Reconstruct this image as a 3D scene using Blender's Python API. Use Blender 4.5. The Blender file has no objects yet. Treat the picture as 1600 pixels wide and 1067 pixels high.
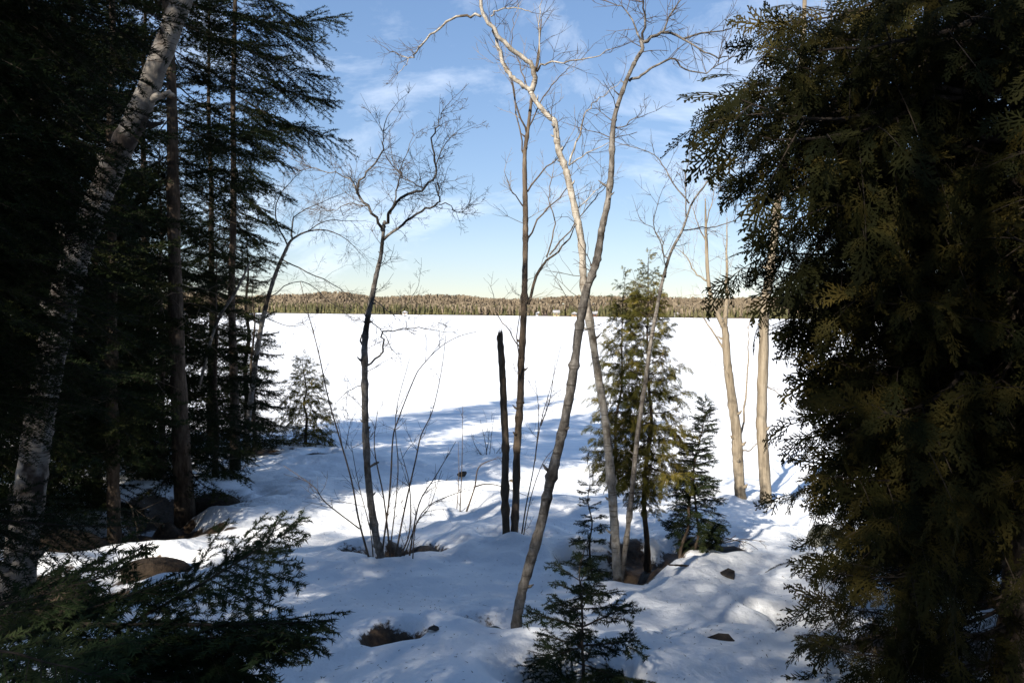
import bpy, math, random
import numpy as np
from mathutils import Vector, Matrix, Quaternion

# ------------------------------------------------------------------ camera, sky, sun, exposure
S = bpy.context.scene
COL = S.collection
W0, H0, F0 = 1600.0, 1067.0, 1256.0          # photograph size and focal length in its pixels
CAM = Vector((0, 0, 3.4))
PITCH, ROLL = math.radians(-2.12), math.radians(0.35)
SUN_EL, SUN_AZ = math.radians(32), math.radians(210)   # azimuth clockwise from +Y
cd = bpy.data.cameras.new('camera'); cam = bpy.data.objects.new('camera', cd); COL.objects.link(cam)
cd.sensor_width = 36; cd.lens = 36 * F0 / W0; cd.clip_start = 0.05; cd.clip_end = 6000
CROT = Matrix.Rotation(math.pi / 2 + PITCH, 3, 'X') @ Matrix.Rotation(ROLL, 3, 'Z')
cam.location = CAM; cam.rotation_euler = CROT.to_euler()
S.camera = cam
w = bpy.data.worlds.new('World'); S.world = w; w.use_nodes = True
nt = w.node_tree; N = nt.nodes; LK = nt.links
bg = N['Background']; bg.inputs['Strength'].default_value = 0.050
sky = N.new('ShaderNodeTexSky'); sky.sky_type = 'NISHITA'; sky.sun_disc = False
sky.sun_elevation = SUN_EL; sky.sun_rotation = SUN_AZ
sky.altitude = 250; sky.air_density = 1.0; sky.dust_density = 0.0; sky.ozone_density = 0.8
# thin cirrus streaks over the whole sky
tc = N.new('ShaderNodeTexCoord'); mp = N.new('ShaderNodeMapping')
mp.inputs['Rotation'].default_value = (0.25, 0.5, 0.55); mp.inputs['Scale'].default_value = (2.2, 1.2, 5.0)
mp.inputs['Location'].default_value = (0.35, 0.2, 1.1)
nz = N.new('ShaderNodeTexNoise'); nz.inputs['Scale'].default_value = 1.5; nz.inputs['Detail'].default_value = 8
nz.inputs['Roughness'].default_value = 0.62; nz.inputs['Distortion'].default_value = 0.5
cr = N.new('ShaderNodeValToRGB'); cr.color_ramp.elements[0].position = 0.54; cr.color_ramp.elements[1].position = 0.84
cr.color_ramp.elements[1].color = (0.6, 0.6, 0.6, 1)
mx = N.new('ShaderNodeMix'); mx.data_type = 'RGBA'; mx.inputs['B'].default_value = (7.6, 7.9, 8.4, 1)
LK.new(tc.outputs['Generated'], mp.inputs['Vector']); LK.new(mp.outputs[0], nz.inputs['Vector'])
LK.new(nz.outputs['Fac'], cr.inputs['Fac']); LK.new(cr.outputs['Color'], mx.inputs['Factor'])
gm = N.new('ShaderNodeGamma'); gm.inputs['Gamma'].default_value = 0.58
hs = N.new('ShaderNodeHueSaturation'); hs.inputs['Saturation'].default_value = 1.4; hs.inputs['Value'].default_value = 1.25
LK.new(sky.outputs[0], gm.inputs[0]); LK.new(gm.outputs[0], hs.inputs['Color']); tn = N.new('ShaderNodeMix'); tn.data_type = 'RGBA'; tn.blend_type = 'MULTIPLY'; tn.inputs['Factor'].default_value = 1; tn.inputs['B'].default_value = (.87, .93, 1.10, 1)
LK.new(hs.outputs[0], tn.inputs['A']); LK.new(tn.outputs['Result'], mx.inputs['A']); LK.new(mx.outputs['Result'], bg.inputs['Color'])
sd = bpy.data.lights.new('sun', 'SUN'); sun = bpy.data.objects.new('sun', sd); COL.objects.link(sun)
sd.energy = 2.35; sd.angle = math.radians(0.53); sd.color = (1.0, 0.93, 0.82)
SUND = Vector((math.sin(SUN_AZ) * math.cos(SUN_EL), math.cos(SUN_AZ) * math.cos(SUN_EL), math.sin(SUN_EL)))
sun.rotation_euler = SUND.to_track_quat('Z', 'Y').to_euler(); sun.location = (-20, -30, 40)
S.view_settings.view_transform = 'Standard'; S.view_settings.look = 'None'
S.view_settings.gamma = 1; S.view_settings.use_curve_mapping = False
S.view_settings.exposure = 2.1
S.render.engine = 'CYCLES'
S.cycles.max_bounces = 5; S.cycles.diffuse_bounces = 5; S.cycles.transmission_bounces = 2; S.cycles.glossy_bounces = 2

rng = np.random.default_rng(7); random.seed(7)
CR = np.array(CROT)

# ------------------------------------------------------------------ helpers
def at(px, py, dist):
    """point on the sight line of a photograph pixel, 'dist' metres ahead"""
    d = CR @ np.array([(px - W0/2)/F0, -(py - H0/2)/F0, -1.0])
    return np.array(CAM) + d * (dist / d[1])

def vnoise(x, y, seed=0):
    xi = np.floor(x).astype(np.int64); yi = np.floor(y).astype(np.int64)
    fx = x - xi; fy = y - yi
    fx = fx*fx*fx*(fx*(fx*6-15)+10); fy = fy*fy*fy*(fy*(fy*6-15)+10)
    def h(a, b):
        n = (a*374761393 + b*668265263 + seed*974634137) & 0x7fffffff
        n = ((n ^ (n >> 13)) * 1274126177) & 0x7fffffff
        return ((n ^ (n >> 16)) & 0xffff) / 65535.0*2-1
    return (h(xi, yi)*(1-fx)+h(xi+1, yi)*fx)*(1-fy) + (h(xi, yi+1)*(1-fx)+h(xi+1, yi+1)*fx)*fy

def sst(a, b, x):
    t = np.clip((x-a)/(b-a), 0, 1); return t*t*(3-2*t)

SHX = [-200, -60, -30, -10, -6.1, -3.1, -.45, 1.1, 2.9, 4.07, 5.5, 8, 20, 60, 200]
SHY = [60, 34, 27, 22, 20.6, 19.4, 18.9, 17.4, 16.8, 15.4, 13.9, 12.6, 9, 2, -30]
def ground0(x, y):
    s = np.interp(x, SHX, SHY) + .35*vnoise(x*.7, x*0+3., 5) - y
    z = -.17 + .40*sst(-.35, .75, s) + .076*np.clip(s, 0, 26) + .02*np.clip(s-26, 0, 200)
    k = sst(.1, 2.0, s)
    z = z + k*(.13*vnoise(x*.45+3.1, y*.45, 1) + .05*vnoise(x*1.1, y*1.1+7, 2) + .028*vnoise(x*2.6, y*2.6, 3)
               + .013*vnoise(x*6, y*6, 4) + .005*vnoise(x*13, y*13, 6))
    return z
HOLES = []     # x, y, radius, depth, lip, soil
def ground(x, y):
    z = ground0(x, y)
    for hx, hy, r, dep, lip, soil in HOLES:
        q = ((x-hx)**2 + (y-hy)**2)/(r*r)
        q = q*(1+.5*vnoise(x*4+hx, y*4+hy, 9))
        z = z - dep*np.exp(-q*q*1.1) + lip*np.exp(-(np.sqrt(q)-1.7)**2*2.2)
    return z
def gpt(px, py):
    """where the sight line of a pixel meets the snow"""
    d = CR @ np.array([(px - W0/2)/F0, -(py - H0/2)/F0, -1.0]); d = d/d[1]
    t = np.arange(1.5, 40, .02)
    p = np.array(CAM)[None] + d[None]*t[:, None]
    g = np.maximum(ground0(p[:, 0], p[:, 1]), 0)
    i = int(np.argmax(p[:, 2] < g))
    return np.array([p[i, 0], p[i, 1], g[i]])

class MB:
    """collects triangles; build() links them as one mesh object"""
    def __init__(s): s.v = []; s.t = []; s.m = []; s.n = 0
    def add(s, v, t, m=0):
        v = np.asarray(v, float); t = np.asarray(t, np.int64)
        s.v.append(v); s.t.append(t + s.n); s.m.append(np.full(len(t), m, np.int32)); s.n += len(v)
    def tube(s, P, R, sides=6, m=0, cap=True, rough=0., seed=0):
        P = np.asarray(P, float); R = np.asarray(R, float); k = len(P)
        T = np.gradient(P, axis=0); T /= (np.linalg.norm(T, axis=1)[:, None]+1e-9)
        ref = np.array([0, 0, 1.]) if abs(T[0][2]) < .8 else np.array([1., 0, 0])
        U = np.cross(T, ref); U /= (np.linalg.norm(U, axis=1)[:, None]+1e-9); V = np.cross(T, U)
        a = np.arange(sides)*2*math.pi/sides
        rr = R[:, None]*np.ones(sides)[None]
        if rough:
            g = np.random.default_rng(seed); rr = rr*(1+rough*g.standard_normal(rr.shape))
        ring = P[:, None] + rr[..., None]*(np.cos(a)[None, :, None]*U[:, None] + np.sin(a)[None, :, None]*V[:, None])
        vs = ring.reshape(-1, 3)
        i = np.arange(k-1)[:, None]*sides; j = np.arange(sides)[None]; j2 = (j+1) % sides
        q = np.stack([i+j, i+j2, i+sides+j2, i+sides+j], -1).reshape(-1, 4)
        tr = np.concatenate([q[:, [0, 1, 2]], q[:, [0, 2, 3]]])
        if cap:
            vs = np.concatenate([vs, P[-1:], P[:1]]); e = k*sides
            c = np.stack([np.full(sides, e), (k-1)*sides+np.arange(sides), (k-1)*sides+(np.arange(sides)+1) % sides], -1)
            c0 = np.stack([np.full(sides, e+1), (np.arange(sides)+1) % sides, np.arange(sides)], -1)
            tr = np.concatenate([tr, c, c0])
        s.add(vs, tr, m)
    def box(s, lo, hi, m=0):
        x0, y0, z0 = lo; x1, y1, z1 = hi
        v = [(x0,y0,z0),(x1,y0,z0),(x1,y1,z0),(x0,y1,z0),(x0,y0,z1),(x1,y0,z1),(x1,y1,z1),(x0,y1,z1)]
        q = [(0,3,2,1),(4,5,6,7),(0,1,5,4),(1,2,6,5),(2,3,7,6),(3,0,4,7)]
        s.add(v, [t for f in q for t in ((f[0],f[1],f[2]),(f[0],f[2],f[3]))], m)
    def mesh(s, name, mats, smooth=True, off=None):
        V = np.concatenate(s.v); T = np.concatenate(s.t); M = np.concatenate(s.m)
        if off is not None: V = V - np.asarray(off)[None]
        me = bpy.data.meshes.new(name)
        me.vertices.add(len(V)); me.vertices.foreach_set('co', V.astype(np.float32).ravel())
        me.loops.add(len(T)*3); me.loops.foreach_set('vertex_index', T.astype(np.int32).ravel())
        me.polygons.add(len(T)); me.polygons.foreach_set('loop_start', np.arange(0, len(T)*3, 3, dtype=np.int32))
        me.polygons.foreach_set('material_index', M)
        me.polygons.foreach_set('use_smooth', np.full(len(T), bool(smooth)))
        for m in (mats if isinstance(mats, (list, tuple)) else [mats]): me.materials.append(m)
        me.update(calc_edges=True); me.validate()
        return me
    def build(s, name, mats, parent=None, smooth=True, off=None):
        o = bpy.data.objects.new(name, s.mesh(name, mats, smooth, off)); COL.objects.link(o)
        if parent is not None: o.parent = parent
        return o

def tag(o, label=None, cat=None, group=None, kind=None):
    if label: o['label'] = label
    if cat: o['category'] = cat
    if group: o['group'] = group
    if kind: o['kind'] = kind
    return o
def thing(name, P, label, cat, group=None):
    o = bpy.data.objects.new(name, None); o.empty_display_size = .2; o.location = tuple(P); COL.objects.link(o)
    return tag(o, label, cat, group)
def copy_thing(root, loc, rz, sc, label, group=None):
    r = root.copy(); COL.objects.link(r); r.location = loc; r.rotation_euler = (0, 0, rz); r.scale = (sc,)*3
    tag(r, label, None, group)
    for ch in list(root.children):
        c = ch.copy(); COL.objects.link(c); c.parent = r
        for g in ch.children:
            e = g.copy(); COL.objects.link(e); e.parent = c
    return r
def spline(P, n=4):
    P = np.asarray(P, float)
    if len(P) < 3: n = max(n, 4)
    Q = np.concatenate([[2*P[0]-P[1]], P, [2*P[-1]-P[-2]]]); out = []
    for i in range(1, len(Q)-2):
        for t in np.arange(n)/n:
            a, b, c, d = Q[i-1], Q[i], Q[i+1], Q[i+2]
            out.append(.5*((2*b)+(-a+c)*t+(2*a-5*b+4*c-d)*t*t+(-a+3*b-3*c+d)*t**3))
    out.append(P[-1]); return np.array(out)
def unit(v): v = np.asarray(v, float); return v/(np.linalg.norm(v)+1e-9)

# ------------------------------------------------------------------ materials
def newmat(name):
    m = bpy.data.materials.new(name); m.use_nodes = True; n = m.node_tree.nodes; l = m.node_tree.links
    return m, n, l, n['Principled BSDF']
def ramp(n, stops):
    r = n.new('ShaderNodeValToRGB'); e = r.color_ramp.elements
    while len(e) < len(stops): e.new(.5)
    for i, (p, c) in enumerate(stops): e[i].position = p; e[i].color = (*c, 1)
    return r
def noise(n, l, scale, detail=4, vec=None, sc=None, coord='Object', rough=.55):
    t = n.new('ShaderNodeTexCoord'); x = n.new('ShaderNodeTexNoise')
    x.inputs['Scale'].default_value = scale; x.inputs['Detail'].default_value = detail; x.inputs['Roughness'].default_value = rough
    if sc:
        mpn = n.new('ShaderNodeMapping'); mpn.inputs['Scale'].default_value = sc
        l.new(t.outputs[coord], mpn.inputs[0]); l.new(mpn.outputs[0], x.inputs['Vector'])
    else: l.new(t.outputs[coord], x.inputs['Vector'])
    return x
def bump(n, l, b, h, strength, dist):
    x = n.new('ShaderNodeBump'); x.inputs['Strength'].default_value = strength; x.inputs['Distance'].default_value = dist
    l.new(h, x.inputs['Height']); l.new(x.outputs[0], b.inputs['Normal']); return x
def mixc(n, l, fac, a, b):
    x = n.new('ShaderNodeMix'); x.data_type = 'RGBA'
    for sock, v in (('Factor', fac), ('A', a), ('B', b)):
        if isinstance(v, (tuple, float)): x.inputs[sock].default_value = v if not isinstance(v, tuple) else (*v, 1)
        else: l.new(v, x.inputs[sock])
    return x.outputs['Result']

def mat_snow(name, lake=False):
    m, n, l, b = newmat(name)
    b.inputs['Roughness'].default_value = .55; b.inputs['Specular IOR Level'].default_value = .25
    big = noise(n, l, .9, 5); c = ramp(n, [(.3, (.80, .81, .82)), (.7, (.90, .905, .91))]); l.new(big.outputs['Fac'], c.inputs['Fac'])
    col = c.outputs['Color']
    if lake:
        st = noise(n, l, 1.0, 6, sc=(.05, .9, 1), rough=.6)
        c2 = ramp(n, [(.36, (.62, .645, .68)), (.52, (.88, .88, .88))]); l.new(st.outputs['Fac'], c2.inputs['Fac']); col = c2.outputs['Color']
        bump(n, l, b, st.outputs['Fac'], .7, .10)
    else:
        d = noise(n, l, 55, 3, rough=.7); dc = ramp(n, [(.66, (0, 0, 0)), (.74, (1, 1, 1))]); l.new(d.outputs['Fac'], dc.inputs['Fac'])
        d2 = noise(n, l, .8, 3); dm = ramp(n, [(.45, (0, 0, 0)), (.7, (.45, .45, .45))]); l.new(d2.outputs['Fac'], dm.inputs['Fac'])
        ml = n.new('ShaderNodeMath'); ml.operation = 'MULTIPLY'; l.new(dc.outputs['Color'], ml.inputs[0]); l.new(dm.outputs['Color'], ml.inputs[1])
        col = mixc(n, l, ml.outputs[0], col, (.22, .18, .13))
        at_ = n.new('ShaderNodeAttribute'); at_.attribute_name = 'soil'
        so = noise(n, l, 22, 6, rough=.7); sc_ = ramp(n, [(.3, (.018, .012, .008)), (.62, (.075, .05, .03)), (.8, (.14, .105, .06))])
        l.new(so.outputs['Fac'], sc_.inputs['Fac'])
        ad = n.new('ShaderNodeMath'); ad.operation = 'MULTIPLY_ADD'; ad.inputs[1].default_value = .9
        l.new(so.outputs['Fac'], ad.inputs[0]); l.new(at_.outputs['Fac'], ad.inputs[2])
        rr = ramp(n, [(.78, (0, 0, 0)), (.93, (1, 1, 1))]); l.new(ad.outputs[0], rr.inputs['Fac'])
        col = mixc(n, l, rr.outputs['Color'], col, sc_.outputs['Color'])
        f = noise(n, l, 9, 7, rough=.6); f2 = noise(n, l, 60, 4, rough=.7); sm = n.new('ShaderNodeMath'); sm.operation = 'MULTIPLY_ADD'; sm.inputs[1].default_value = .16
        l.new(f2.outputs['Fac'], sm.inputs[0]); l.new(f.outputs['Fac'], sm.inputs[2]); bump(n, l, b, sm.outputs[0], .65, .05)
    l.new(col, b.inputs['Base Color']); return m

def mat_bark(name, dark, mid, light, zst=.35, scale=14, bs=.6, streak=None):
    m, n, l, b = newmat(name); b.inputs['Roughness'].default_value = .85; b.inputs['Specular IOR Level'].default_value = .15
    a = noise(n, l, scale, 7, sc=(1, 1, zst), rough=.65)
    c = ramp(n, [(.3, dark), (.5, mid), (.72, light)]); l.new(a.outputs['Fac'], c.inputs['Fac']); col = c.outputs['Color']
    if streak:
        s = noise(n, l, 7, 4, sc=(1, 1, 9), rough=.6); r = ramp(n, [(.57, (0, 0, 0)), (.66, (1, 1, 1))]); l.new(s.outputs['Fac'], r.inputs['Fac'])
        s2 = noise(n, l, 2.6, 5, rough=.6); r2 = ramp(n, [(.52, (0, 0, 0)), (.60, (1, 1, 1))]); l.new(s2.outputs['Fac'], r2.inputs['Fac'])
        col = mixc(n, l, r.outputs['Color'], col, streak); col = mixc(n, l, r2.outputs['Color'], col, tuple(x*.6 for x in streak))
    l.new(col, b.inputs['Base Color']); bump(n, l, b, a.outputs['Fac'], bs, .02); return m

def mat_leaf(name, a, b_, c_, trans=.3, scale=5):
    m, n, l, b = newmat(name)
    x = noise(n, l, scale, 4, rough=.6); r = ramp(n, [(.3, a), (.52, b_), (.74, c_)])
    oi = n.new('ShaderNodeObjectInfo'); ma = n.new('ShaderNodeMath'); ma.operation = 'MULTIPLY_ADD'; ma.inputs[1].default_value = .26
    sb = n.new('ShaderNodeMath'); sb.operation = 'SUBTRACT'; sb.inputs[1].default_value = .13
    l.new(oi.outputs['Random'], ma.inputs[0]); l.new(x.outputs['Fac'], ma.inputs[2]); l.new(ma.outputs[0], sb.inputs[0]); l.new(sb.outputs[0], r.inputs['Fac'])
    l.new(r.outputs['Color'], b.inputs['Base Color']); b.inputs['Roughness'].default_value = .7; b.inputs['Specular IOR Level'].default_value = .04
    if trans:
        t = n.new('ShaderNodeBsdfTranslucent'); l.new(r.outputs['Color'], t.inputs['Color'])
        mxs = n.new('ShaderNodeMixShader'); mxs.inputs[0].default_value = trans
        l.new(b.outputs[0], mxs.inputs[1]); l.new(t.outputs[0], mxs.inputs[2]); l.new(mxs.outputs[0], n['Material Output'].inputs['Surface'])
    return m
def mat_plain(name, a, b_, scale=6, rough=.8, bs=.4, bd=.02, z=1):
    m, n, l, b = newmat(name); x = noise(n, l, scale, 6, sc=(1, 1, z), rough=.65); r = ramp(n, [(.3, a), (.7, b_)])
    l.new(x.outputs['Fac'], r.inputs['Fac']); l.new(r.outputs['Color'], b.inputs['Base Color']); b.inputs['Roughness'].default_value = rough
    b.inputs['Specular IOR Level'].default_value = .2
    if bs: bump(n, l, b, x.outputs['Fac'], bs, bd)
    return m

M = dict(
    snow=mat_snow('forest snow'), lake=mat_snow('lake snow', True),
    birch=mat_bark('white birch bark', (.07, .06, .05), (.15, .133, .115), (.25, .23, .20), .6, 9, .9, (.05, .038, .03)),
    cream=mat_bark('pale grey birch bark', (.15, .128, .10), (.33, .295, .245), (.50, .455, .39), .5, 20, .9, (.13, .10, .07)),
    grey=mat_bark('grey bark', (.045, .038, .032), (.135, .120, .103), (.30, .275, .245), .45, 26, 1.0, (.05, .042, .034)),
    tan=mat_bark('tan ridged bark', (.10, .078, .052), (.225, .182, .128), (.335, .28, .205), .12, 16, 1.0),
    brown=mat_bark('brown maple bark', (.045, .032, .022), (.105, .078, .055), (.19, .15, .11), .25, 20, .8),
    spruce=mat_bark('dark spruce bark', (.018, .013, .009), (.05, .037, .027), (.11, .085, .065), .3, 22, 1.0),
    inner=mat_plain('dark bough wood', (.014, .010, .007), (.05, .038, .028), 20, .9, 0),
    twig=mat_plain('bare twig', (.05, .036, .026), (.12, .09, .065), 14, .8, 0),
    twigpale=mat_plain('pale bare twig', (.16, .12, .08), (.33, .26, .18), 14, .8, 0),
    dead=mat_plain('dead wood', (.035, .026, .018), (.13, .10, .07), 20, .9, .6, .02, .3),
    needle=mat_leaf('spruce needles', (.008, .013, .006), (.015, .023, .009), (.036, .040, .014), 0, 3),
    fir=mat_leaf('fir needles', (.010, .016, .007), (.019, .030, .012), (.040, .050, .019), 0, 5),
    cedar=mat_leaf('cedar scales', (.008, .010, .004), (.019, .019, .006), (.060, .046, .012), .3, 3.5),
    cedarlit=mat_leaf('sunlit yellow green cedar scales', (.03, .036, .010), (.085, .078, .018), (.20, .155, .035), .35, 4),  # brighter copy of the cedar scales, sunlight put into the colour
    curl=mat_plain('peeling birch bark', (.22, .17, .11), (.46, .38, .27), 12, .7, 0),
    rock=mat_plain('dark wet stone', (.016, .013, .011), (.075, .062, .05), 9, .75, .7, .03),
    rockgrey=mat_plain('grey green stone', (.07, .075, .062), (.22, .215, .19), 12, .8, .7, .03),
    earth=mat_plain('bare forest earth', (.010, .007, .005), (.045, .031, .020), 16, .95, 1.0, .05),
    farcon=mat_plain('far evergreen', (.035, .040, .018), (.11, .095, .04), .12, .9, 0),
    farhard=mat_plain('far bare hardwood', (.135, .105, .070), (.225, .178, .122), .03, .9, 0),
    farground=mat_plain('far forest floor', (.13, .09, .065), (.24, .18, .14), .05, .9, 0),
    walls=[mat_plain('cottage %d' % i, tuple(x*.85 for x in c), c, 2, .7, 0) for i, c in enumerate(
        [(.42, .40, .37), (.30, .21, .10), (.34, .29, .15), (.30, .31, .32), (.14, .08, .055), (.46, .44, .41)])],
    roof=mat_plain('snowy roof', (.20, .19, .19), (.42, .42, .43), 1.5, .7, 0),
    pane=mat_plain('cottage window pane', (.02, .025, .03), (.05, .06, .07), 3, .2, 0),
)

# ------------------------------------------------------------------ bough library
def needle_run(mb, P, nl, nw, step, k, flat, g, m=1):
    P = np.asarray(P); seg = np.linalg.norm(np.diff(P, axis=0), axis=1); L = seg.sum()
    n = max(2, int(L/step)); u = (np.arange(n)+g.random(n)*.8)/n*L
    cs = np.concatenate([[0], np.cumsum(seg)]); i = np.clip(np.searchsorted(cs, u)-1, 0, len(seg)-1)
    f = (u-cs[i])/(seg[i]+1e-9); pos = P[i]+(P[i+1]-P[i])*f[:, None]; T = (P[i+1]-P[i])/(seg[i][:, None]+1e-9)
    pos = np.repeat(pos, k, 0); T = np.repeat(T, k, 0); n = len(pos)
    up = np.tile([0, 0, 1.], (n, 1)); Sd = np.cross(T, up); Sd /= (np.linalg.norm(Sd, axis=1)[:, None]+1e-6); Up = np.cross(Sd, T)
    if flat: az = np.where(g.random(n) < .5, 0, math.pi)+g.normal(0, .35, n)+.25*np.where(g.random(n) < .5, 1, 0)
    else: az = g.uniform(-.5, math.pi+.5, n)
    R = np.cos(az)[:, None]*Sd+np.sin(az)[:, None]*Up
    a = g.uniform(.75, 1.15, n)[:, None]; D = T*np.cos(a)+R*np.sin(a)
    B = np.cross(D, Up+.3*g.standard_normal((n, 3))); B /= (np.linalg.norm(B, axis=1)[:, None]+1e-9)
    ln = nl*g.uniform(.75, 1.15, n)[:, None]
    v = np.stack([pos-B*nw/2, pos+B*nw/2, pos+D*ln], 1).reshape(-1, 3)
    mb.add(v, np.arange(n*3).reshape(-1, 3), m)

def spruce_bough(L, seed, nl, nw, step, k=2, sp=.07, flat=False, droop=.16, width=.42, sub=True):
    g = np.random.default_rng(seed); mb = MB(); n = 12; t = np.linspace(0, 1, n)
    ax = np.stack([L*t, np.cumsum(g.normal(0, .012*L, n))*.6, L*(-droop*t*1.4+droop*1.1*t**2.2)], -1); ax[0] = 0
    mb.tube(ax, np.linspace(.0035+.0045*L, .0016, n), 5)
    needle_run(mb, ax[3:], nl, nw, step, k, flat, g)
    x = .10*L+g.random()*.03; side = 1
    while x < L*.985:
        tt = x/L; i = min(int(tt*(n-1)), n-2); p = ax[i]+(ax[i+1]-ax[i])*(tt*(n-1)-i); T = unit(ax[i+1]-ax[i])
        l = min(width*L*(.35+tt*2.2), (1-tt)*.85*L+.05+.03*L)*g.uniform(.35, 1.15); l = min(l, width*L)
        if not flat and g.random() < .10: x += sp*.5; side = -side; continue
        a = math.radians(g.uniform(42, 66)); S_ = np.array([0, side, 0.])
        d = unit(T*math.cos(a)+S_*math.sin(a)+np.array([0, 0, g.normal(-.06, .13)]))
        q = np.linspace(0, 1, 5)[:, None]
        P = p+d*l*q+np.array([1, 0, 0])*l*.16*q**2+np.array([0, 0, -1])*l*g.uniform(-.05, .3)*q**1.6
        mb.tube(P, np.linspace(.0012+.0035*l, .001, 5), 3, cap=False)
        needle_run(mb, P, nl, nw, step, k, flat, g)
        if sub and l > sp*1.6:
            s = sp*.8; sd = 1
            while s < l*.97:
                f = s/l; j = min(int(f*4), 3); pp = P[j]+(P[j+1]-P[j])*(f*4-j); Td = unit(P[j+1]-P[j]); ll = min((.38 if flat else .3)*l, (l-s)*.7+.025)*g.uniform(.55, 1.1)
                aa = math.radians(g.uniform(40, 62)); up = np.array([0, 0, 1.]); sv = unit(np.cross(up, Td))*sd
                dd = unit(Td*math.cos(aa)+sv*math.sin(aa)+np.array([0, 0, g.normal(-.1, .15)]))
                qq = np.linspace(0, 1, 3)[:, None]; PP = pp+dd*ll*qq+np.array([0, 0, -1])*ll*.15*qq**2
                needle_run(mb, PP, nl, nw, step, k, flat, g)
                s += sp*g.uniform(.55, .95); sd = -sd
        x += sp*g.uniform(.55, .95)*.62; side = -side
    return mb

def spray_template(seed):
    g = np.random.default_rng(seed); V = []; T = []
    def kite(p, d, l, w):
        p = np.array(p); d = np.array(d)/np.hypot(*d); q = np.array([-d[1], d[0]]); b = len(V)
        for c in (p-q*w*.38, p+q*w*.38, p+d*l*.6+q*w*.5, p+d*l, p+d*l*.6-q*w*.5): V.append((c[0], c[1], 0))
        T.extend([(b, b+1, b+2), (b, b+2, b+4), (b+4, b+2, b+3)])
    def frond(p, ang, L, lev):
        x = .12 if lev else .05; s = 1; bend = g.normal(0, .25); d = lambda f: (math.cos(ang+bend*f), math.sin(ang+bend*f))
        pos = np.array(p, float); f = 0; n = 5; prev = pos.copy()
        for i in range(n):
            dd = np.array(d(i/n)); kite(pos-dd*.02*L, dd, L/n*1.2, .026+.02*L*.5); pos = pos+dd*L/n
        while x < 1:
            i = x*n; dd = np.array(d(x*.5)); pp = np.array(p)+dd*L*x
            l = L*(.52*(1-x)+.12)*g.uniform(.7, 1.15); a = ang+bend*x+s*g.uniform(.55, .85)
            if lev and l > .13: frond(pp, a, l, lev-1)
            else: kite(pp, (math.cos(a), math.sin(a)), max(l, .05), .035)
            x += (.088 if lev else .17)*g.uniform(.8, 1.2); s = -s
    frond((0, 0), 0, 1.0, 1)
    V = np.array(V); r2 = V[:, 0]**2+V[:, 1]**2
    V[:, 2] = -.34*r2+.05*np.sin(V[:, 1]*9)*V[:, 0]
    return V, np.array(T)
SPR = [spray_template(50+i) for i in range(5)]

def cedar_bough(L, seed, spl=.17, gap=.055, droop=.42, dens=1.0):
    g = np.random.default_rng(seed); mb = MB(); n = 14; t = np.linspace(0, 1, n)
    ax = np.stack([L*t, np.cumsum(g.normal(0, .012*L, n)), L*(-droop*t+droop*.95*t**2)], -1); ax[0] = 0
    mb.tube(ax, np.linspace(.006+.007*L, .0025, n), 5)
    def spray(p, d, l):
        V, T = SPR[g.integers(5)]; X = unit(d); nrm = unit(np.array([g.normal(0, .55), g.normal(0, .55), 1.]))
        if g.random() < .45: nrm = unit(np.array([g.normal(0, .4), g.choice([-1, 1])*1., g.normal(.25, .3)]))
        Y = unit(np.cross(nrm, X)); Z = np.cross(X, Y)
        mb.add(p+(V[:, :1]*X+V[:, 1:2]*Y+V[:, 2:]*Z)*l, T, 1)
    x = .14*L; side = 1
    while x < L:
        tt = x/L; i = min(int(tt*(n-1)), n-2); p = ax[i]+(ax[i+1]-ax[i])*(tt*(n-1)-i); T = unit(ax[i+1]-ax[i])
        l = (.20+.34*L*math.sin(math.pi*min(tt*.9+.12, 1))**.8)*g.uniform(.6, 1.1); l = min(l, .55*L)
        a = math.radians(g.uniform(35, 65)); d = unit(T*math.cos(a)+np.array([0, side, 0])*math.sin(a)+np.array([0, 0, g.normal(-.12, .22)]))
        q = np.linspace(0, 1, 6)[:, None]; P = p+d*l*q+np.array([0, 0, -1.])*l*g.uniform(.05, .5)*q**1.7
        mb.tube(P, np.linspace(.002+.004*l, .0014, 6), 3, cap=False)
        s = .04; sd = 1
        while s < l:
            f = s/l*5; j = min(int(f), 4); pp = P[j]+(P[j+1]-P[j])*(f-j); Td = unit(P[j+1]-P[j]); sv = unit(np.cross([0, 0, 1.], Td))*sd
            if g.random() < dens: spray(pp, Td*.75+sv*.7+np.array([0, 0, g.normal(-.3, .25)]), spl*g.uniform(.6, 1.1)*(1-.3*s/l))
            s += gap*g.uniform(.7, 1.2); sd = -sd
        spray(P[-1], P[-1]-P[-2]+np.array([0, 0, -.01]), spl*g.uniform(.8, 1.15))
        x += gap*1.5*g.uniform(.7, 1.2); side = -side
    spray(ax[-1], ax[-1]-ax[-2], spl*1.1)
    return mb

LIB = {}
def lib(kind, lens, fn, mats, nvar=2):
    LIB[kind] = [(L, [fn(L, 1000+int(L*100)+37*i).mesh('%s_bough' % kind, mats, False) for i in range(nvar)]) for L in lens]
lib('spruce', [.6, 1.1, 1.7, 2.4], lambda L, s: spruce_bough(L, s, .038, .010, .015, 3, .060+.012*L, False, .18, .46), [M['inner'], M['needle']])
lib('nearspruce', [.9, 1.6], lambda L, s: spruce_bough(L, s, .022, .0045, .009, 3, .06, False, .15, .42), [M['inner'], M['needle']])
lib('fir', [.25, .45, .75], lambda L, s: spruce_bough(L, s, .022, .0046, .0045, 3, .040, True, .03, .44), [M['inner'], M['fir']])
lib('cedar', [.5, .9, 1.4, 2.0], lambda L, s: cedar_bough(L, s, .21, .07), [M['inner'], M['cedar']], 3)
lib('cedarlit', [.35, .6, .95], lambda L, s: cedar_bough(L, s, .15, .046, .3, .8), [M['inner'], M['cedarlit']], 3)

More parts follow.
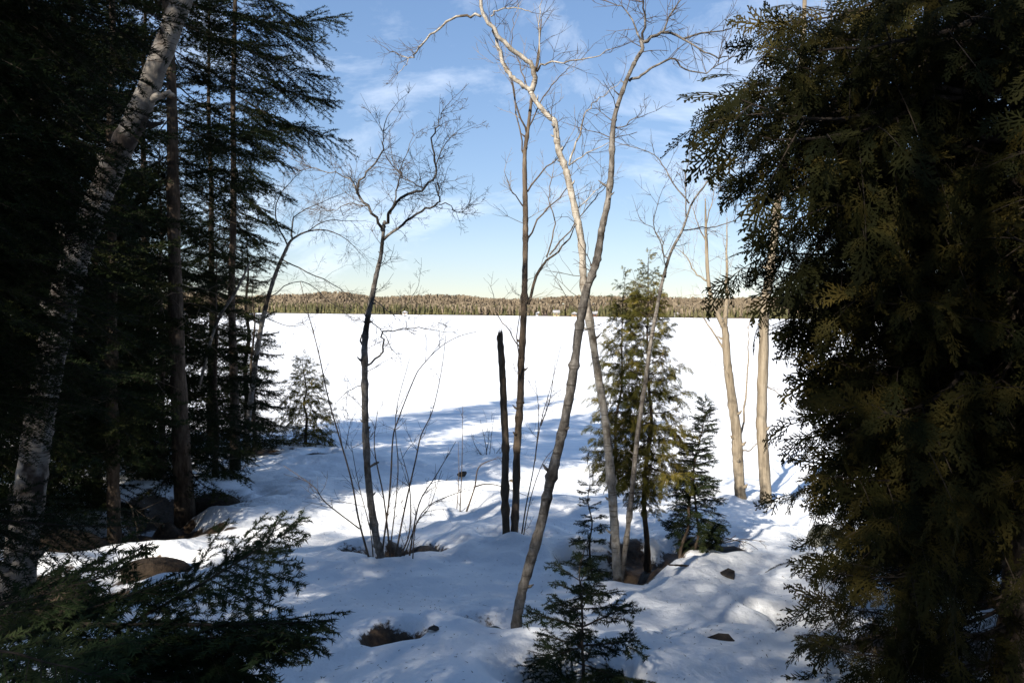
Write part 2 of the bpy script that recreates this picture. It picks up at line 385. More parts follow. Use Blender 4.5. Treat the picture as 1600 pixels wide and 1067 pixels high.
def bough(parent, kind, root, tip, g, name='bough', roll=.2):
    """hang one bough of the library on a thing, from root to tip (world points)"""
    P0 = np.array(parent.location); root = np.asarray(root, float); tip = np.asarray(tip, float)
    v = tip-root; L = np.linalg.norm(v); Lm, var = min(LIB[kind], key=lambda e: abs(math.log(e[0]/L)))
    o = bpy.data.objects.new(name, var[g.integers(len(var))]); COL.objects.link(o); o.parent = parent
    X = Vector(unit(v)); Y = Vector((0, 0, 1)).cross(X)
    if Y.length < 1e-3: Y = Vector((0, 1, 0))
    Y.normalize(); Z = X.cross(Y); R = Matrix((X, Y, Z)).transposed() @ Matrix.Rotation(g.normal(0, roll), 3, 'X')
    s = L/Lm; o.matrix_local = Matrix.LocRotScale(Vector(root-P0), R.to_quaternion(), Vector((s, s*(1 if g.random() < .5 else -1)*g.uniform(.85, 1.15), s)))
    return o

def trunk_part(t, P, R, mat, sides=10, rough=.05, seed=0, name='trunk', smooth_n=7):
    Q = spline(P, smooth_n); r = np.interp(np.linspace(0, 1, len(Q)), np.linspace(0, 1, len(R)), R)
    g = np.random.default_rng(seed+11); r = r*(1+min(.06, .0022/max(R))*g.standard_normal(len(r)))
    for _ in range(len(Q)//9):                         # knots
        i = g.integers(1, len(Q)-1); r[i] *= g.uniform(1.1, 1.3) if max(R) < .09 else 1.06
    mb = MB(); mb.tube(Q, r, sides, rough=rough, seed=seed)
    return mb.build(name, mat, t, True, off=np.array(t.location)), Q, r

def conifer(t, kind, P, H, r0, z0, Lmax, dz, whorl, g, bark, lean=(0, 0), pit=(-.22, .5), shape=.8, clump=1.0, only=None, sides=8, curve=None):
    """trunk with boughs in loose whorls; z0 is where live boughs begin"""
    P = np.asarray(P, float); zz = np.linspace(-.15, H, 9)
    tp = np.stack([P[0]+lean[0]*np.clip(zz, 0, H)/H+.02*g.standard_normal(9)*(zz > .2), P[1]+lean[1]*np.clip(zz, 0, H)/H, P[2]+zz], -1)
    if curve is not None: tp[:, 0] += curve*(np.clip(zz, 0, H)/H)**2
    trunk_part(t, tp, np.linspace(1, .08, 9)*r0*np.array([1.25]+[1]*8), bark, sides, .04, int(g.integers(1e6)))
    z = z0
    while z < H*.985:
        f = z/H; c = np.array([np.interp(z, zz, tp[:, 0]), np.interp(z, zz, tp[:, 1]), P[2]+z]); a0 = g.uniform(0, 6.28)
        for k in range(whorl):
            a = a0+k*6.283/whorl+g.normal(0, .25); fz = (z-z0)/(H-z0)
            L = (Lmax*(1-fz)**shape*min(1, .55+fz*3)+.10*Lmax*.5)*g.uniform(1-.4*clump, 1.1)
            if only and not only(a, z): continue
            if L < .08: continue
            p = pit[0]+(pit[1]-pit[0])*fz**1.3+g.normal(0, .12)
            d = np.array([math.cos(a)*math.cos(p), math.sin(a)*math.cos(p), math.sin(p)])
            bough(t, kind, c, c+d*L, g)
        z += dz*g.uniform(.7, 1.3)*(1 if f < .7 else .7)

# ------------------------------------------------------------------ bare trees
def grow(mb, p, d, L, r, lev, g, crook=.22, up=.05, kids=5, seg=.09, spread=(30, 62), ff=(.4, .65)):
    n = max(3, int(L/seg)); P = [np.array(p)]; d = unit(d)
    for i in range(n):
        d = unit(d+g.normal(0, crook, 3)*np.array([1, .8, 1])+np.array([0, 0, up])); P.append(P[-1]+d*L/n)
    P = np.array(P); mb.tube(P, np.linspace(r, max(r*.35, .0011), n+1), 5 if r > .008 else 3, cap=False)
    if lev > 0:
        for k in range(kids):
            t = g.uniform(.18, .97); i = min(int(t*n), n-1); T = unit(P[i+1]-P[i]); q = unit(np.cross(T, g.standard_normal(3)))
            a = math.radians(g.uniform(*spread)); dd = T*math.cos(a)+q*math.sin(a)
            grow(mb, P[i], dd, L*g.uniform(*ff)*(1-.35*t), max(r*.55, .0014), lev-1, g, crook, up, max(2, kids-1), seg, spread, ff)
    return P
def limb(t, Q0, R, mat, tmat, g, nt=8, tl=.35, lev=1, up=.05, crook=.22, kids=4, tr=.003, sides=7):
    """an explicit limb (world points) with a spray of twigs as its sub-part"""
    Q = spline(Q0, 4); sc = np.linalg.norm(np.diff(Q, axis=0), axis=1).sum()
    Q[1:-1] += g.normal(0, .004+.004*sc, (len(Q)-2, 3)); r = np.interp(np.linspace(0, 1, len(Q)), np.linspace(0, 1, len(R)), R)
    mb = MB(); mb.tube(Q, r, sides, rough=.04, seed=int(g.integers(1e6))); o = mb.build('limb', mat, t, True, off=np.array(t.location))
    if nt:
        tw = MB()
        for k in range(nt):
            i = int(g.uniform(.15, .999)*(len(Q)-1)); T = unit(Q[i+1]-Q[i]); q = unit(np.cross(T, g.standard_normal(3))); a = math.radians(g.uniform(25, 65))
            grow(tw, Q[i], T*math.cos(a)+q*math.sin(a), tl*g.uniform(.5, 1.2), min(tr, r[i]*.7), lev, g, crook, up, kids)
        T = unit(Q[-1]-Q[-2]); grow(tw, Q[-1], T, tl*.9, min(tr, r[-1]), lev, g, crook, up, kids)
        tag(tw.build('twigs', tmat, o, True, off=np.array(t.location)), kind='stuff')
    return o
def pline(px, d, dz=0., g=None):
    n = len(px); return np.array([at(x, y, d+dz*i/max(1, n-1)) for i, (x, y) in enumerate(px)])
def sink(P, k=.4):
    P = np.asarray(P); return np.concatenate([[P[0]+unit(P[0]-P[1])*k], P])

def bare_tree(name, label, px, d, R, mat, tmat, limbs, seed, top_dz=0., trunk_twigs=6, tl=.35, sides=10, hole=None, lev=1, up=.05):
    g = np.random.default_rng(seed); n = len(px)
    P = np.array([at(x, y, d+top_dz*i/(n-1)) for i, (x, y) in enumerate(px)])
    t = thing(name, P[0], label, 'tree')
    if hole: HOLES.append((P[0][0], P[0][1]-.02, *hole))
    o, Q, r = trunk_part(t, sink(P), [R[0]*1.15]+list(R), mat, sides, .05, seed)
    sb = MB()
    for k in range(16):          # short branch stubs and scars
        i = int(g.uniform(.08, .97)*(len(Q)-1)); T = unit(Q[min(i+1, len(Q)-1)]-Q[i-1]); q = unit(np.cross(T, g.standard_normal(3))); l = r[i]*g.uniform(1.2, 2.4) if g.random() < .6 else r[i]+g.uniform(.02, .07)
        sb.tube([Q[i]+q*r[i]*.5, Q[i]+q*(r[i]+.4*(l-r[i]))+T*.2*l, Q[i]+q*l+T*.5*l], [r[i]*.42, r[i]*.30, r[i]*.10], 5)
    sb.build('branch_stubs', mat, t, True, off=np.array(t.location))
    if trunk_twigs:
        tw = MB()
        for k in range(trunk_twigs):
            i = int(g.uniform(.35, .98)*(len(Q)-1)); T = unit(Q[i+1]-Q[i] if i+1 < len(Q) else Q[i]-Q[i-1]); q = unit(np.cross(T, g.standard_normal(3)))
            grow(tw, Q[i], T*.5+q, tl*g.uniform(.5, 1.3), .004, lev, g, .2, up, 4)
        tag(tw.build('twigs', tmat, t, True, off=np.array(t.location)), kind='stuff')
    for (lp, lr, nt, ltl) in limbs:
        f = np.interp(lp[0][1], [px[-1][1], px[0][1]], [1, 0]); d0 = d+top_dz*f
        span = abs(lp[-1][0]-lp[0][0])+abs(lp[-1][1]-lp[0][1]); dz = g.uniform(-.5, .7)*span/F0*d
        limb(t, pline(lp, d0, dz), lr, mat, tmat, g, nt, ltl, lev, up)
    return t

# ------------------------------------------------------------------ the setting: ground, lake, far hills
def hole(px, py, r, dep, lip=.03, soil=0., dy=0.):
    p = gpt(px, py); HOLES.append((p[0], p[1]+dy, r, dep, lip, soil))
for a in [(800, 838, .30, .22, .05, .25, .05), (597, 872, .24, .22, .04, .75, .05), (555, 866, .20, .13, .03, .55, .1), (652, 862, .26, .22, .04, .85, .08),
          (805, 985, .20, .20, .04, .5, .02), (772, 975, .24, .20, .04, .45, .05), (620, 990, .20, .16, .03, .95, .0), (965, 893, .42, .30, .05, .9, .05),
          (1010, 868, .40, .26, .05, .9, .05), (930, 880, .34, .22, .04, .7, .0), (1083, 858, .35, .2, .04, .85, .1), (905, 1050, .28, .18, .04, .2, .0),
          (290, 790, .75, .28, .05, 1.0, .1), (200, 835, .85, .22, .05, 1.0, .1), (110, 850, .8, .22, .04, 1.0, .1), (40, 950, .7, .2, .04, .8, 0),
          (240, 895, .35, .14, .03, .9, 0), (500, 708, .3, .10, .03, .5, 0), (480, 692, .6, .15, .04, .8, .1), (720, 780, .35, .12, .03, .0, .0),
          (1140, 860, .28, .12, .03, .6, .0), (1285, 842, .35, .14, .03, .4, .1), (340, 700, 1.2, .1, .03, .85, .2), (365, 690, .6, .2, .03, .7, 0),
          (842, 1045, .30, .12, .02, .25, 0), (1420, 1000, .9, .15, .03, .35, 0), (1128, 1005, .15, .06, .02, .3, 0), (750, 762, .4, .1, .03, 0, 0)]:
    hole(*a)
for x, y, r in [(-3.9, 3.4, .6), (3.1, 4.3, .7), (2.95, 5.9, .8), (4.4, 7.0, .8), (-1.6, 2.1, .4)]:
    HOLES.append((x, y, r, .15, .03, .6))

def axis(a, b, fine, lo, hi, grow_=1.22):
    v = list(np.arange(a, b, fine)); s = fine; x = a
    while x > lo: s = min(s*grow_, 12); x -= s; v.insert(0, x)
    s = fine; x = v[-1]
    while x < hi: s = min(s*grow_, 12); x += s; v.append(x)
    return np.array(v)
gx = axis(-9, 8.5, .05, -140, 140); gy = axis(3.0, 22.5, .055, -90, 60)
X, Y = np.meshgrid(gx, gy); Z = ground(X, Y)
soil = np.zeros_like(X)
for hx, hy, r, dep, lip, so in HOLES:
    q = ((X-hx)**2+(Y-hy)**2)/(r*r); q = q*(1+.6*vnoise(X*5+hx, Y*5+hy, 19)); soil = np.maximum(soil, so*np.exp(-q*q*.9))
def grid_mb(X, Y, Z):
    ny, nx = X.shape; mb = MB(); i = np.arange(ny*nx).reshape(ny, nx)
    a, b, c, d = i[:-1, :-1].ravel(), i[:-1, 1:].ravel(), i[1:, 1:].ravel(), i[1:, :-1].ravel()
    mb.add(np.stack([X.ravel(), Y.ravel(), Z.ravel()], -1), np.concatenate([np.stack([a, b, c], -1), np.stack([a, c, d], -1)])); return mb
go = grid_mb(X, Y, Z).build('ground', M['snow'])
at_ = go.data.attributes.new('soil', 'FLOAT', 'POINT'); at_.data.foreach_set('value', soil.astype(np.float32).ravel())
tag(go, 'shaded snow covered forest floor sloping down to the lake', kind='structure')

lx = axis(-8, 14, .14, -1500, 1500, 1.2)
ly = [2.0]
while ly[-1] < 1600: ly.append(ly[-1]+(.12 if ly[-1] < 40 else min(.12*(ly[-1]/40)**2.2, 40)))
X, Y = np.meshgrid(lx, np.array(ly))
Z = .012*vnoise(X*.35, Y*1.1, 31)+.03*vnoise(X*.12, Y*.3, 32)+.006*vnoise(X*1.2, Y*3, 33)
tag(grid_mb(X, Y, Z).build('lake', M['lake']), 'frozen lake under white wind packed snow', kind='structure')

FSX = np.array([-1500, -800, -265, -120, 0, 90, 163, 260, 500, 900]); FSY = np.array([1000, 1050, 900, 760, 650, 560, 480, 430, 400, 350])
def hill(x, y):
    s = y-np.interp(x, FSX, FSY)-12*vnoise(x/60, x*0, 41)
    k = np.interp(x, [-265, 0, 163], [1.0, .72, .55])
    return np.where(s < 0, -.6, .3+k*15*sst(0, 150, s)+k*4.0*vnoise(x/75, y/140+3, 42)*sst(20, 90, s)), s
hx = np.arange(-1300, 900, 12.); hs = np.concatenate([np.arange(-24, 60, 6.), np.arange(60, 420, 18.)])
X, Sg = np.meshgrid(hx, hs); Y = np.interp(X, FSX, FSY)+Sg; Z, _ = hill(X, Y)
tag(grid_mb(X, Y, Z).build('hills', M['farground']), 'low wooded hills along the far lake shore', kind='structure')

# far woods: thousands of small trees that read as one band
g = np.random.default_rng(21); con = MB(); har = MB()
def cone_tree(mb, p, h, r, g):
    a = np.arange(5)*6.283/5+g.random()
    for z0, z1, rr in ((.06, .55, 1), (.32, .8, .72), (.6, 1.02, .42)):
        ra = rr*r*g.uniform(.7, 1.25, 5); v = np.concatenate([np.stack([p[0]+np.cos(a)*ra, p[1]+np.sin(a)*ra, np.full(5, p[2]+h*z0)+g.normal(0, .04*h, 5)], -1), [[p[0]+g.normal(0, .1), p[1], p[2]+h*z1]]])
        mb.add(v, [(i, (i+1) % 5, 5) for i in range(5)])
for i in range(3800):
    x = g.uniform(-620, 330); s = abs(g.normal(0, 11))+1; cl = vnoise(np.array(x/28.), np.array(.5), 44)
    if g.random() > .72+.45*cl: continue
    y = np.interp(x, FSX, FSY)+12*vnoise(np.array(x/60), np.array(0.), 41)+s; k = np.interp(x, [-265, 163], [1.15, .72])
    z, _ = hill(np.array(x), np.array(y)); h = k*g.uniform(4.5, 11.5); cone_tree(con, (x, y, float(z)-.2), h, h*g.uniform(.14, .22), g)
for i in range(10000):
    x = g.uniform(-700, 360); s = 5+240*g.random()**1.3; y = np.interp(x, FSX, FSY)+s; z, _ = hill(np.array(x), np.array(y)); z = float(z)
    k = np.interp(x, [-265, 163], [1.0, .75]); h = k*g.uniform(8.5, 11); V = []; T = []
    if g.random() < .015: cone_tree(con, (x, y, z), h*.95, h*.17, g); continue
    for j in range(9):
        a = g.uniform(0, 6.28); rr = h*g.uniform(.05, .24); zb = h*g.uniform(.1, .55); zt = min(h, zb+h*g.uniform(.3, .6)); b = len(V); wd = h*g.uniform(.04, .10)
        c, s_ = math.cos(a), math.sin(a)
        V += [(x+c*rr*.3-s_*wd, y+s_*rr*.3+c*wd, z+zb), (x+c*rr*.3+s_*wd, y+s_*rr*.3-c*wd, z+zb), (x+c*rr, y+s_*rr, z+zt)]; T.append((b, b+1, b+2))
        if j % 2: V[b:b+3] = [(x+c*rr*.2, y+s_*rr*.2, z+zb*.6), (x+c*rr-s_*wd*1.6, y+s_*rr+c*wd*1.6, z+zt*.94), (x+c*rr+s_*wd*1.6, y+s_*rr-c*wd*1.6, z+zt*.9)]
    har.add(V, T)
tag(con.build('evergreen_woods', M['farcon'], smooth=False), 'olive evergreen woods lining the far lake shore', 'woods', kind='stuff')
tag(har.build('hardwood_woods', M['farhard'], smooth=False), 'pinkish brown bare hardwood forest on the far hills', 'woods', kind='stuff')

def cottage(px, D, wd, hh, wi, label, gable=True):
    x = (px-W0/2)/F0*D; y = np.interp(x, FSX, FSY)+12*vnoise(np.array(x/60), np.array(0.), 41)+1.0; y = float(y); x = (px-W0/2)/F0*y
    t = thing('cottage', (x, y, .15), label, 'cottage', 'cottages on the far shore')
    m = MB(); m.box((-wd/2, -3, -.6), (wd/2, 3, hh)); m.build('wall', M['walls'][wi], t, False)
    r = MB(); e = .45; v = [(-wd/2-e, -3-e, hh), (wd/2+e, -3-e, hh), (wd/2+e, 3+e, hh), (-wd/2-e, 3+e, hh)]
    if gable: v += [(0, -3-e, hh+wd*.36), (0, 3+e, hh+wd*.36)]; f = [(0, 1, 4), (1, 2, 5), (1, 5, 4), (2, 3, 5), (3, 0, 4), (3, 4, 5), (0, 3, 2), (0, 2, 1)]
    else: v += [(-wd/2-e, 0, hh+2.0), (wd/2+e, 0, hh+2.0)]; f = [(0, 1, 5), (0, 5, 4), (1, 2, 5), (2, 3, 4), (2, 4, 5), (3, 0, 4), (0, 3, 2), (0, 2, 1)]
    r.add(v, f); r.build('roof', M['roof'], t, False)
    for k in (-.28, .28):
        wdw = MB(); wdw.box((k*wd-.55, -3.06, .9), (k*wd+.55, -2.99, 2.1)); wdw.build('window', M['pane'], t, False)
    dr = MB(); dr.box((-.45, -3.07, 0), (.45, -2.99, 2.0)); dr.build('door', M['walls'][4], t, False)
for a in [(633, 700, 4.4, 2.0, 0, 'white cottage alone on the far shore where the bare hills begin'),
          (841, 600, 4, 2.2, 3, 'grey cottage on the far shore behind the bare maple'),
          (869, 600, 4.4, 2.6, 2, 'straw yellow cottage on the far shore among evergreens', False),
          (897, 590, 4, 2.0, 1, 'small ochre cottage on the far shore beside the crossing trunks'),
          (925, 560, 7, 2.0, 4, 'long brown cottage low on the far shore', False),
          (1056, 520, 2.6, 2.6, 5, 'narrow white boathouse on the far shore right of the cedar')]:
    cottage(*a)

# ------------------------------------------------------------------ bare trees by the shore
def dist(px): return float(gpt(*px)[1])
A = [(805, 995), (812, 940), (828, 880), (845, 820), (858, 760), (870, 710), (883, 655), (893, 600), (900, 550), (907, 500), (916, 455), (925, 430), (934, 400),
     (940, 360), (949, 319), (955, 270), (957, 210), (961, 180), (970, 150), (983, 116), (996, 90), (1004, 77), (1001, 64)]
bare_tree('birch_tree', 'slender grey birch leaning right, its trunk crossing in front of a paler one', A, dist(A[0]), [0.0333, 0.0327, 0.0313, 0.0286, 0.0253, 0.0206, 0.0160, 0.0133, 0.0120], M['grey'], M['twig'], [
    ([(1003, 66), (1035, 52), (1082, 58), (1142, 45)], [.013, .009, .004], 8, .3), ([(1056, 54), (1101, 81), (1124, 90), (1146, 88)], [.007, .003], 6, .25),
    ([(983, 127), (1011, 116), (1049, 90), (1071, 109), (1105, 112), (1142, 90)], [.010, .006, .003], 9, .3),
    ([(1004, 64), (1007, 22), (1000, -15)], [.009, .004], 7, .3), ([(1035, 52), (1050, 20), (1075, -15)], [.007, .003], 6, .3),
    ([(1002, 64), (985, 25), (955, 5)], [.007, .003], 6, .3), ([(958, 205), (985, 190), (1012, 178)], [.005, .002], 4, .2)], 101, .45, 10, .3)
B = [(965, 903), (962, 850), (958, 790), (952, 720), (945, 650), (935, 590), (926, 530), (918, 480), (912, 440), (908, 375), (899, 330), (889, 285), (882, 259), (872, 232),
     (867, 191), (859, 184), (842, 165), (829, 144)]
bare_tree('birch_tree', 'pale birch bending left at its sunlit forked top, behind the leaning grey one', B, dist(B[0]), [0.0413, 0.0378, 0.0358, 0.0345, 0.0317, 0.0295, 0.0248, 0.0221], M['cream'], M['twig'], [
    ([(829, 144), (818, 133), (799, 118), (788, 101), (779, 75), (773, 52), (766, 36)], [.024, .018, .012], 6, .35),
    ([(831, 142), (835, 116), (828, 101), (805, 81), (784, 60), (768, 41), (754, 22), (750, -25)], [.027, .021, .015], 6, .35),
    ([(751, 26), (719, 26), (692, 39), (666, 62), (651, 79), (644, 90), (629, 90), (602, 75)], [.013, .009, .003], 12, .35),
    ([(638, 92), (632, 104), (619, 118)], [.004, .002], 4, .2),
    ([(839, 112), (850, 99), (880, 96), (929, 90), (955, 77)], [.011, .007, .003], 10, .35), ([(767, 26), (782, 15), (809, 13), (831, 20)], [.008, .004], 8, .3),
    ([(889, 259), (917, 240), (951, 223)], [.007, .003], 6, .3), ([(889, 259), (906, 210), (917, 172), (936, 154), (970, 127)], [.010, .006, .003], 9, .4),
    ([(838, 110), (845, 70), (843, 30), (850, -10)], [.008, .003], 8, .35), ([(899, 330), (925, 305), (947, 285)], [.006, .003], 4, .3)], 102, .35, 12, .4)
C = [(803, 843), (806, 780), (808, 700), (812, 640), (813, 622), (815, 560), (818, 500), (820, 440), (821, 380), (821, 330), (820, 280), (820, 240), (824, 210), (829, 169), (835, 124), (842, 75), (846, 30)]
bare_tree('maple_tree', 'straight dark maple sapling with upswept branches, rising beside the broken snag', C, dist(C[0]), [0.0409, 0.0395, 0.0365, 0.0336, 0.0292, 0.0249, 0.0190, 0.0117, 0.0058], M['brown'], M['twigpale'], [
    ([(825, 476), (844, 421), (859, 402), (884, 380), (900, 352)], [.018, .012, .005], 6, .45), ([(854, 402), (867, 349), (857, 311), (864, 270)], [.008, .004], 5, .35),
    ([(859, 398), (891, 360), (930, 312), (947, 289)], [.009, .004], 6, .35), ([(824, 300), (848, 268), (872, 246), (890, 215)], [.010, .004], 5, .4),
    ([(826, 371), (848, 334), (880, 300), (893, 270)], [.010, .004], 5, .4), ([(820, 326), (801, 300), (788, 268)], [.008, .003], 4, .3),
    ([(824, 215), (805, 158), (796, 112), (775, 92)], [.011, .006, .003], 6, .35), ([(822, 250), (808, 190), (803, 140), (790, 100)], [.009, .004], 5, .35),
    ([(832, 160), (815, 110), (800, 60), (806, 20)], [.008, .003], 5, .3), ([(826, 200), (850, 150), (875, 120), (890, 105)], [.008, .003], 5, .3),
    ([(812, 542), (790, 510), (775, 488), (771, 460)], [.007, .003], 3, .3), ([(813, 600), (809, 540), (811, 480)], [.008, .004], 2, .25)], 103, .2, 10, .4, up=.12)
P = pline([(791, 843), (789, 760), (790, 700), (787, 630), (785, 580), (781, 527)], dist((791, 843)))
t = thing('snag', P[0], 'broken dead snag snapped off at head height beside the straight maple', 'snag')
trunk_part(t, sink(P), [.046, .043, .04, .038, .036, .034], M['dead'], 9, .05, 104)
sp = MB()
for k in range(6):
    a = k*1.05; c = P[-1]+np.array([.021*math.cos(a), .021*math.sin(a), -.03]); h = rng.uniform(.05, .13)
    sp.tube([c, c+np.array([0, 0, h*.6]), c+np.array([.004, 0, h])], [.016, .012, .002], 4)
sp.build('splinters', M['dead'], t, False, off=P[0])
st = MB()
for (x, y, dx, dy) in [(787, 552, -6, -8), (789, 630, -7, -12), (791, 690, 4, -3)]:
    q = at(x, y, P[0][1]); q2 = at(x+dx, y+dy, P[0][1]-.03); st.tube([q, q2], [.006, .003], 4)
st.build('branch_stubs', M['dead'], t, False, off=P[0])
D = [(597, 878), (588, 840), (580, 790), (574, 730), (571, 660), (570, 600), (570, 540), (574, 500), (580, 470), (588, 430), (595, 400), (598, 372), (601, 345)]
bare_tree('apple_tree', 'crooked bare tree with a wide rounded twiggy crown above the frozen lake', D, dist(D[0]), [0.0364, 0.0348, 0.0333, 0.0318, 0.0294, 0.0255, 0.0216, 0.0186, 0.0130], M['grey'], M['twig'], [
    ([(599, 375), (627, 352), (657, 330), (684, 319), (686, 300), (683, 285)], [.014, .010, .005], 15, .32), ([(601, 356), (609, 330), (635, 304), (665, 294), (680, 262), (676, 217), (686, 191), (695, 169)], [.016, .010, .003], 20, .36),
    ([(597, 360), (594, 349), (567, 315), (558, 296), (571, 270), (597, 240), (597, 217), (612, 172)], [.016, .010, .003], 20, .36), ([(558, 296), (541, 277), (504, 268), (470, 255)], [.008, .003], 13, .32),
    ([(661, 294), (631, 277), (616, 262), (612, 240)], [.006, .003], 11, .32), ([(686, 319), (702, 319), (717, 334), (740, 315)], [.006, .002], 9, .28), ([(680, 262), (702, 217), (725, 206)], [.006, .002], 9, .28),
    ([(610, 335), (620, 300), (628, 262), (640, 225)], [.008, .003], 12, .32), ([(574, 322), (545, 318), (520, 330), (498, 322)], [.006, .002], 10, .3),
    ([(572, 572), (598, 549), (598, 520), (613, 516), (645, 512), (680, 516)], [.010, .007, .003], 7, .28), ([(577, 500), (598, 520), (612, 545)], [.005, .003], 2, .2),
    ([(571, 545), (563, 533), (566, 522)], [.012, .006], 0, .1), ([(581, 465), (615, 490), (640, 470), (655, 440)], [.005, .002], 6, .28), ([(570, 600), (545, 610), (525, 630)], [.005, .002], 3, .25)], 105, .25, 10, .35, lev=2)
E = [(970, 905), (978, 850), (985, 790), (992, 720), (1000, 650), (1008, 600), (1016, 540), (1025, 490), (1035, 440), (1048, 395), (1066, 360), (1079, 322)]
bare_tree('birch_tree', 'thin dark sapling leaning right past the cedar, with loose spreading top', E, dist(E[0]), [0.0255, 0.0238, 0.0221, 0.0195, 0.0161, 0.0127, 0.0093], M['grey'], M['twig'], [
    ([(1079, 322), (1105, 285), (1135, 262), (1176, 251), (1215, 235)], [.010, .006, .002], 10, .35), ([(1045, 405), (1036, 397), (1032, 371), (1000, 343)], [.007, .003], 7, .3), ([(1040, 434), (1037, 400), (1022, 350), (1030, 310)], [.006, .003], 6, .3),
    ([(1066, 360), (1105, 356), (1157, 341), (1190, 320)], [.007, .003], 9, .3), ([(1077, 318), (1045, 274), (1022, 244), (970, 225)], [.008, .003], 10, .35), ([(1072, 340), (1071, 270), (1090, 202)], [.007, .002], 9, .3),
    ([(1105, 285), (1130, 295), (1150, 330)], [.004, .002], 6, .3)], 106, .4, 6, .3)
F1 = [(1157, 777), (1153, 720), (1151, 678), (1144, 625), (1137, 572), (1133, 518), (1129, 507), (1113, 472), (1106, 429), (1103, 358), (1102, 310)]
dF = dist((1157, 777))
bare_tree('ash_tree', 'sunlit tan tree at the ice edge, forking into two thin tops', F1, dF, [0.0849, 0.0824, 0.0720, 0.0591, 0.0437, 0.0334, 0.0257, 0.0072], M['tan'], M['twigpale'], [
    ([(1132, 518), (1135, 460), (1136, 411), (1136, 340)], [.042, .026, .006], 14, .7), ([(1104, 380), (1090, 350), (1082, 320)], [.012, .004], 8, .6), ([(1104, 350), (1112, 315), (1118, 290)], [.010, .003], 8, .6), ([(1134, 550), (1110, 515), (1099, 497)], [.018, .008], 3, .5), ([(1106, 440), (1085, 425), (1072, 400), (1060, 390)], [.014, .005], 8, .6),
    ([(1113, 475), (1095, 470), (1075, 490)], [.012, .004], 8, .5), ([(1150, 700), (1163, 640), (1168, 560), (1172, 500)], [.022, .014, .006], 6, .6), ([(1152, 700), (1170, 704), (1185, 690)], [.015, .006], 2, .4)], 107, 0, 10, .7)
F2 = [(1197, 785), (1192, 700), (1190, 650), (1193, 560), (1195, 480), (1203, 430), (1210, 370), (1213, 330), (1222, 280), (1235, 215), (1245, 150), (1255, 60), (1258, -40), (1262, -140)]
bare_tree('ash_tree', 'straighter sunlit tan tree at the ice edge, half behind the big cedar', F2, dist(F2[0]), [0.0859, 0.0829, 0.0743, 0.0687, 0.0630, 0.0544, 0.0458, 0.0314, 0.0172], M['tan'], M['twigpale'], [
    ([(1217, 306), (1255, 290), (1300, 264)], [.035, .018], 8, .7), ([(1224, 275), (1200, 300), (1180, 305)], [.018, .006], 5, .6), ([(1238, 200), (1275, 190), (1310, 150)], [.03, .012], 8, .7), ([(1247, 130), (1225, 100), (1215, 60)], [.025, .01], 8, .7),
    ([(1192, 600), (1215, 615), (1240, 640)], [.010, .004], 4, .5), ([(1252, 90), (1290, 50), (1310, 0)], [.03, .01], 8, .8), ([(1257, -30), (1235, -70), (1225, -120)], [.03, .01], 8, .8)], 108, .3, 8, .7)
G = [(388, 655), (395, 600), (403, 540), (415, 480), (430, 430), (447, 390), (457, 374), (480, 362), (510, 360), (538, 372), (560, 392)]
bare_tree('willow_tree', 'bare tree arching out over the ice from the dark spruces', G, 15.0, [0.0495, 0.0450, 0.0382, 0.0270, 0.0158, 0.0090, 0.0036], M['grey'], M['twig'], [
    ([(457, 374), (460, 340), (490, 322), (545, 300)], [.018, .009, .004], 16, .8), ([(440, 405), (480, 425), (530, 450), (560, 478)], [.014, .008, .003], 12, .7), ([(480, 362), (510, 345), (560, 345)], [.011, .004], 14, .7),
    ([(450, 385), (430, 340), (440, 300), (470, 270)], [.015, .005], 12, .7), ([(420, 465), (470, 440), (520, 475), (575, 520)], [.010, .003], 10, .6), ([(412, 495), (450, 510), (480, 505)], [.009, .003], 5, .5)], 109, -.5, 14, .7, up=-.02, lev=2)
Hh = [(18, 975), (35, 850), (50, 740), (62, 660), (80, 560), (98, 480), (120, 400), (150, 320), (185, 240), (215, 180), (250, 90), (285, 0), (310, -70), (340, -160)]
dH = dist((18, 975))
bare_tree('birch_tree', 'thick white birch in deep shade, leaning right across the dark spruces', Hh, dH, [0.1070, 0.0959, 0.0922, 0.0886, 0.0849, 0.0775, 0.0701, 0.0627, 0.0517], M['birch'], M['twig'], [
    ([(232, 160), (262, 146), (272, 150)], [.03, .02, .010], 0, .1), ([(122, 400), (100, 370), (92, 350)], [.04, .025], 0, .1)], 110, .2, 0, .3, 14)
hb = [o for o in COL.objects if o.get('label', '').startswith('thick white birch')][0]; g = np.random.default_rng(77); HP = spline(pline(Hh, dH, .2), 4)
for k in range(26):            # peeling bark
    i = int(g.uniform(.12, .8)*(len(HP)-1)); T = unit(HP[i+1]-HP[i]); a = g.uniform(-2.9, .1); U = unit(np.cross(T, [0, 1., 0])); V = np.cross(T, U); r = .096*g.uniform(.9, 1.0)*(1-.35*i/len(HP))
    w_, h_ = g.uniform(.5, 1.3), g.uniform(.03, .09); cu = MB(); vs = []; lift = g.uniform(.15, .5)
    for u in range(6):
        f = u/5; rr = r*(1.0+lift*f*f); an = a+w_*f*(1-.25*f)
        for hh in (-.5, .5): vs.append(HP[i]+T*(h_*hh*(1-.5*f)+g.normal(0, .004))+(U*math.cos(an)+V*math.sin(an))*rr)
    cu.add(vs, [t_ for u in range(5) for t_ in ((2*u, 2*u+1, 2*u+3), (2*u, 2*u+3, 2*u+2))]); cu.build('bark_curl', M['curl'], hb, True, off=np.array(hb.location))
